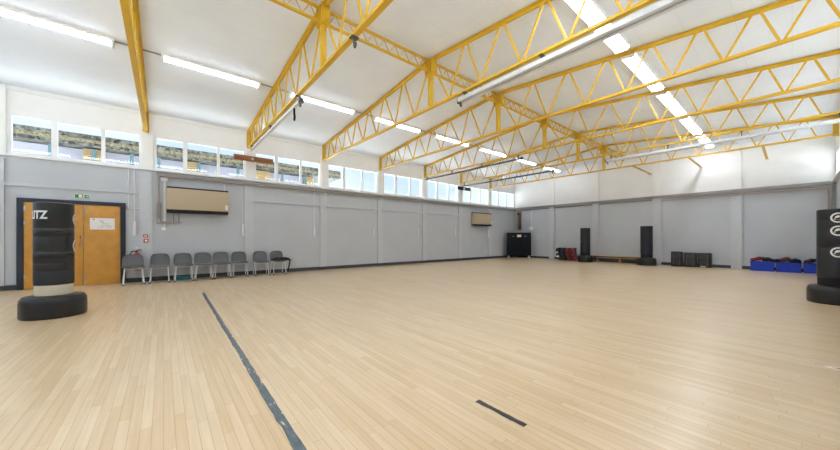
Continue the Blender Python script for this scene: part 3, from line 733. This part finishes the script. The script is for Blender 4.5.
# kick shields
def shield(name, label, loc, rz, tilt, w, h, d, m, group):
    t = thing(name, label, 'kick shield', loc, rz, group); t.rotation_euler = (tilt, 0, rz)
    bm = nb(); vs = box(bm, (-w/2, -d/2, 0), (w/2, d/2, h), 0, .035)
    bmesh.ops.subdivide_edges(bm, edges=[e for e in bm.edges if e.calc_length() > .1], cuts=4, use_grid_fill=True)
    for v in bm.verts:
        k = (1-min(1, abs(v.co.x)/(w/2))**2)*(1-min(1, abs(v.co.z-h/2)/(h/2))**2); v.co.y += (.03 if v.co.y < 0 else .0)*-k
    body = obj('pad_body', bm, m, t)
    for x in (-.26, .26):
        bm = nb(); box(bm, (x*w-.012, -d/2-.046, h*.15), (x*w+.012, -d/2-.03, h*.85), 0, .004); box(bm, (x*w-.012, -d/2-.034, h*.15), (x*w+.012, -d/2+.005, h*.20)); box(bm, (x*w-.012, -d/2-.034, h*.80), (x*w+.012, -d/2+.005, h*.85)); obj('strap', bm, M['darkw'] if m is M['vinyl'] else M['black'], t)
    bm = nb(); box(bm, (-w*.42, -d/2-.05, h*.46), (w*.42, -d/2-.031, h*.54), 0, .004); obj('grip_strap', bm, M['ltape'] if False else M['foot'], t)
    return t
G1 = 'dark kick shields propped by the far wall'
shield('kick_shield', 'dark kick shield of three, next to the navy punch bag', (-3.17, 16.74, 0), .05, -.06, .40, .63, .24, M['vinyl'], G1)
shield('kick_shield', 'dark kick shield in the middle of the three by wall', (-2.74, 16.80, 0), .0, -.06, .40, .60, .24, M['vinyl'], G1)
t = shield('kick_shield', 'dark kick shield of three, with the white tag at its foot', (-2.30, 16.86, 0), -.05, -.06, .42, .60, .26, M['vinyl'], G1)
bm = nb(); box(bm, (-.09, -.19, .02), (.06, -.177, .06)); obj('white_tag', bm, M['letter'], t)
G2 = 'black and red pads leaning by the far wall'
for i, (x, m, l) in enumerate(((-8.17, M['vinyl'], 'black curved pad at the end of leaning pads, toward the cabinet'), (-7.92, M['navyv'], 'dark pad leaning second in the row of pads'), (-7.66, M['redv'], 'red pad leaning against the dark pad'), (-7.40, M['redv'], 'red pad at the end beside the segmented punch bag'))):
    t = thing('curved_pad', l, 'kick shield', (x, 16.72+i*.03, 0), math.radians(62)); t['group'] = G2; t.rotation_euler = (0, -.22, math.radians(8))
    bm = nb(); R = []
    # thick curved slab standing on edge
    for a in range(9):
        z = .0+.68*a/8; off = .07*math.sin(PI*a/8)
        R.append([bm.verts.new((-.075-off, -.26, z)), bm.verts.new((.075-off, -.26, z)), bm.verts.new((.075-off, .26, z)), bm.verts.new((-.075-off, .26, z))])
    for A, C in zip(R, R[1:]):
        for q in range(4): bm.faces.new((A[q], A[(q+1) % 4], C[(q+1) % 4], C[q]))
    bm.faces.new(R[0]); bm.faces.new(R[-1][::-1])
    bmesh.ops.bevel(bm, geom=[e for e in bm.edges if e.calc_face_angle(0) > .9], offset=.03, segments=2, affect='EDGES')
    obj('pad_body', bm, m, t)
    for y in (-.273,):
        bm = nb(); box(bm, (-.12, y, .2), (.0, y+.012, .27), 0, .003); box(bm, (-.13, y, .42), (.0, y+.012, .49), 0, .003); obj('grip_strap', bm, M['paper'] if i < 1 else M['black'], t)
# crates with gloves
def make_crate():
    t = thing('storage_crate', '', 'crate', (0, 0, 0), 0, 'blue crates of boxing gloves')
    W, D, H = .283, .19, .34
    bm = nb()
    box(bm, (-W+.02, -D+.02, 0), (W-.02, D-.02, .012))
    for s in (-1, 1):
        box(bm, (-W, s*D-.008, .0), (W, s*D+.008, H)); box(bm, (s*W-.008, -D, .0), (s*W+.008, D, H))
    obj('crate_body', bm, M['blue'], t, False)
    bm = nb()
    for s in (-1, 1): box(bm, (-W-.02, s*(D+.012)-.012, H-.03), (W+.02, s*(D+.012)+.012, H)); box(bm, (s*(W+.012)-.012, -D, H-.03), (s*(W+.012)+.012, D, H))
    obj('crate_rim', bm, M['blue'], t, False)
    bm = nb()
    for x in (-.2, -.1, 0, .1, .2): box(bm, (x-.008, -D-.018, .02), (x+.008, -D-.008, H-.03))
    obj('crate_rib', bm, M['blue'], t, False)
    return t
cr = make_crate(); cpos = [(-.715, 16.90), (-.085, 16.93), (.545, 16.96)]
crl = ['blue crate heaped with gloves, the one with the red glove on top', 'blue crate of dark gloves in the middle of three', 'blue crate of gloves partly hidden by the big emblem punch bag']
for i, p_ in enumerate(cpos):
    o = cr if i == 0 else dup(cr)
    o.location = (p_[0], p_[1], 0); o['label'] = crl[i]
def glove(label, loc, rot, m, cuff):
    t = thing('boxing_glove', label, 'boxing glove', loc, 0, 'boxing gloves in the blue crates'); t.rotation_euler = rot; t.scale = (1.0, 1.0, 1.0)
    def blob(c, r, sc, rotm=None):
        v = bmesh.ops.create_uvsphere(bm, u_segments=16, v_segments=10, radius=r)['verts']
        for q in v: q.co = Vector((q.co.x*sc[0], q.co.y*sc[1], q.co.z*sc[2]))+Vector(c)
    bm = nb(); blob((.05, 0, 0), .085, (1.25, .95, .85)); blob((-.02, 0, .0), .07, (1.2, .95, .8)); obj('mitt', bm, m, t)
    bm = nb(); blob((.04, .085, .01), .036, (1.9, .9, .9)); obj('thumb', bm, m, t)
    bm = nb(); tube(bm, [(-.08, 0, 0), (-.12, 0, 0), (-.17, 0, 0)], .062, 16); obj('cuff', bm, cuff, t)
    return t
gl_ = [(-.84, 16.86, .40, 'red boxing glove heaped highest in its crate', M['redv'], M['redv'], (.1, -.3, .5)), (-.68, 16.93, .39, 'black boxing glove beside the red glove', M['vinyl'], M['black'], (0, -.3, 1.9)), (-.53, 16.88, .385, 'black boxing glove with maroon cuff in the red glove crate', M['vinyl'], M['maroon'], (0, -.3, 3.9)),
       (-.24, 16.90, .385, 'brown boxing glove lying in the middle crate', M['brownl'], M['black'], (0, -.2, .5)), (-.07, 16.98, .40, 'maroon boxing glove on top of the middle crate', M['maroon'], M['vinyl'], (.3, -.4, 2.2)), (.09, 16.90, .38, 'black boxing glove at the end of the middle crate', M['vinyl'], M['black'], (0, -.2, 4.3)),
       (.40, 16.93, .385, 'black boxing glove in the partly hidden crate', M['vinyl'], M['brownl'], (0, -.2, .9)), (.62, 16.99, .385, 'maroon boxing glove in the partly hidden crate', M['maroon'], M['black'], (.2, -.3, 3.0))]
for x, y, z, l, m, c_, r in gl_: glove(l, (x, y, z+.035), r, m, c_)

# ------------------------------------------------------------------ floor marks
def ragged(pts_top, pts_bot, m, name, label, cat, z=.0015):
    bm = nb(); n = len(pts_top)
    a = [bm.verts.new((x, y, z)) for x, y in pts_top]; b = [bm.verts.new((x, y, z)) for x, y in pts_bot]
    a0 = [bm.verts.new((x, y, .0003)) for x, y in pts_top]; b0 = [bm.verts.new((x, y, .0003)) for x, y in pts_bot]
    for i in range(n-1):
        bm.faces.new((b[i], b[i+1], a[i+1], a[i])); bm.faces.new((a0[i], a0[i+1], b0[i+1], b0[i]))
        bm.faces.new((a[i], a[i+1], a0[i+1], a0[i])); bm.faces.new((b0[i], b0[i+1], b[i+1], b[i]))
    bm.faces.new((a[0], a0[0], b0[0], b[0])); bm.faces.new((b[-1], b0[-1], a0[-1], a[-1]))
    return tag(obj(name, bm, m, None, False), label, cat)
n = 70; xs = [-8.34+(8.34-1.5)*i/n for i in range(n+1)]
ragged([(x, .618-.0108*(x+1.8)+random.uniform(-.004, .004)) for x in xs], [(x, .566-.0108*(x+1.8)+random.uniform(-.006, .006)) for x in xs], M['line'], 'floor_line', 'long worn blue grey line painted across the wooden floor', 'floor line')
xs = [-1.50+.40*i/12 for i in range(13)]
ragged([(x, 1.79+random.uniform(-.003, .003)) for x in xs], [(x, 1.748+random.uniform(-.004, .004)) for x in xs], M['ltape'], 'floor_tape', 'short black strip of worn tape on the wooden floor', 'tape')
s = thing('floor_sticker', 'red triangle sticker with white edge on floor by side wall', 'sticker', (.18, 4.72, 0), math.radians(14))
def tri(P, z0, z1, m, nm):
    bm = nb(); a = [bm.verts.new((x, y, z0)) for x, y in P]; b = [bm.verts.new((x, y, z1)) for x, y in P]
    bm.faces.new(b); bm.faces.new(a[::-1])
    for i in range(3): bm.faces.new((a[i], a[(i+1) % 3], b[(i+1) % 3], b[i]))
    obj(nm, bm, m, s, False)
tri([(0, 0), (.44, -.19), (.44, .19)], .0004, .0015, M['letter'], 'white_edge'); tri([(.055, 0), (.42, -.155), (.42, .155)], .0016, .0022, M['red'], 'red_field')

# ------------------------------------------------------------------ outside
nbld = thing('neighbour_building', 'flat roofed outbuilding with pebbled fascia seen through the high windows', 'building', (-15.5, 0, 0))
Y_A, Y_B = -9, 7.2
bm = nb(); box(bm, (-.06, Y_A, 4.35), (0, Y_B, 4.46), 0); box(bm, (-.06, Y_A, 4.57), (0, Y_B, 4.74), 0); box(bm, (-5.5, Y_A, 4.36), (-.06, Y_B, 4.74), 0); obj('fascia', bm, M['dash'], nbld, False)
bm = nb(); box(bm, (-.06, Y_A, 4.46), (-.01, Y_B, 4.57), 0); obj('fascia_band', bm, M['dashb'], nbld, False)
bm = nb(); box(bm, (-5.3, Y_A+.2, -.1), (-.6, Y_B-1.2, 4.33), 0); obj('pale_wall', bm, M['outw'], nbld, False)
for y0, y1 in ((-2.12, -1.66), (.66, 1.06), (3.2, 3.8), (5.5, 5.8)):
    bm = nb(); box(bm, (-.6, y0, -.1), (-.25, y1, 4.30), 0); obj('brick_pier', bm, M['brick'], nbld, False)
for y in (-2.84, -1.86, -.9, -.14, 1.1, 2.5, 4.33, 5.38):
    bm = nb(); box(bm, (-.28, y-.05, -.1), (-.18, y+.05, 4.30), 0); obj('post', bm, M['tealp'], nbld, False)
for i, (x, y, w, d, h, l) in enumerate(((-34, 34, 14, 6, 5.2, 'low grey roofed building far outside the high windows'), (-40, 52, 10, 8, 6.0, 'second grey roofed building farther outside the high windows'))):
    f = thing('distant_building', l, 'building', (x, y, -.1))
    bm = nb(); box(bm, (-d/2, -w/2, 0), (d/2, w/2, h*.75)); obj('wall', bm, M['outw'], f, False)
    bm = nb(); a = [(-d/2-.3, h*.75), (d/2+.3, h*.75), (0, h)]; prism(bm, a, -w/2, w/2); obj('roof', bm, M['roofg'], f, False)

# ------------------------------------------------------------------ sky
w = bpy.data.worlds.new('sky'); bpy.context.scene.world = w; w.use_nodes = True; nt = w.node_tree; nt.nodes.clear(); N = nt.nodes.new
out = N('ShaderNodeOutputWorld'); bg = N('ShaderNodeBackground'); tc = N('ShaderNodeTexCoord')
sx = N('ShaderNodeSeparateXYZ'); nt.links.new(tc.outputs['Generated'], sx.inputs[0])
def ramp(lo, hi):
    r = N('ShaderNodeValToRGB'); e = r.color_ramp.elements
    e[0].position = .26; e[0].color = lo + (1,); e[1].position = .55; e[1].color = hi + (1,)
    nt.links.new(sx.outputs[2], r.inputs['Fac']); return r
blue = ramp((.28, .335, .41), (.80, .88, 1.0)); cloud = ramp((.40, .425, .455), (.95, .97, 1.0))     # overcast: brighter overhead than at the horizon
ns = N('ShaderNodeTexNoise'); ns.inputs['Scale'].default_value = 3.6; ns.inputs['Detail'].default_value = 6
mp = N('ShaderNodeMapping'); mp.inputs['Scale'].default_value = (1, 1, 2.2); nt.links.new(tc.outputs['Generated'], mp.inputs[0]); nt.links.new(mp.outputs[0], ns.inputs['Vector'])
r2_ = N('ShaderNodeValToRGB'); r2_.color_ramp.elements[0].position = .42; r2_.color_ramp.elements[1].position = .66
nt.links.new(ns.outputs['Fac'], r2_.inputs['Fac'])
mx = N('ShaderNodeMix'); mx.data_type = 'RGBA'; nt.links.new(r2_.outputs['Color'], mx.inputs['Factor']); nt.links.new(blue.outputs['Color'], mx.inputs['A']); nt.links.new(cloud.outputs['Color'], mx.inputs['B'])
nt.links.new(mx.outputs['Result'], bg.inputs['Color']); bg.inputs['Strength'].default_value = 1.55
nt.links.new(bg.outputs[0], out.inputs[0])

sun = bpy.data.lights.new('sun', 'SUN'); sun.energy = 28.0; sun.angle = .05; sun.color = (1, .99, .97)
so = bpy.data.objects.new('sun', sun); col.objects.link(so); so.location = (-5, -20, 30); so.rotation_euler = (math.radians(-38), 0, 0)

# ------------------------------------------------------------------ camera and view
cam = bpy.data.cameras.new('camera'); co = bpy.data.objects.new('camera', cam); col.objects.link(co)
co.location = (0, 0, 1.2); co.rotation_euler = (PI/2, 0, math.radians(49.85))
cam.sensor_width = 36; cam.lens = 36*309.8/840; cam.shift_x = -5/840; cam.shift_y = 13.2/840; cam.clip_start = .05
sc = bpy.context.scene; sc.camera = co
sc.cycles.max_bounces = 12; sc.cycles.diffuse_bounces = 7; sc.cycles.transparent_max_bounces = 12
sc.cycles.use_denoising = True; sc.cycles.sample_clamp_indirect = 8
v = sc.view_settings; v.view_transform = 'Standard'; v.look = 'None'; v.gamma = 1; v.use_curve_mapping = False; v.exposure = .92
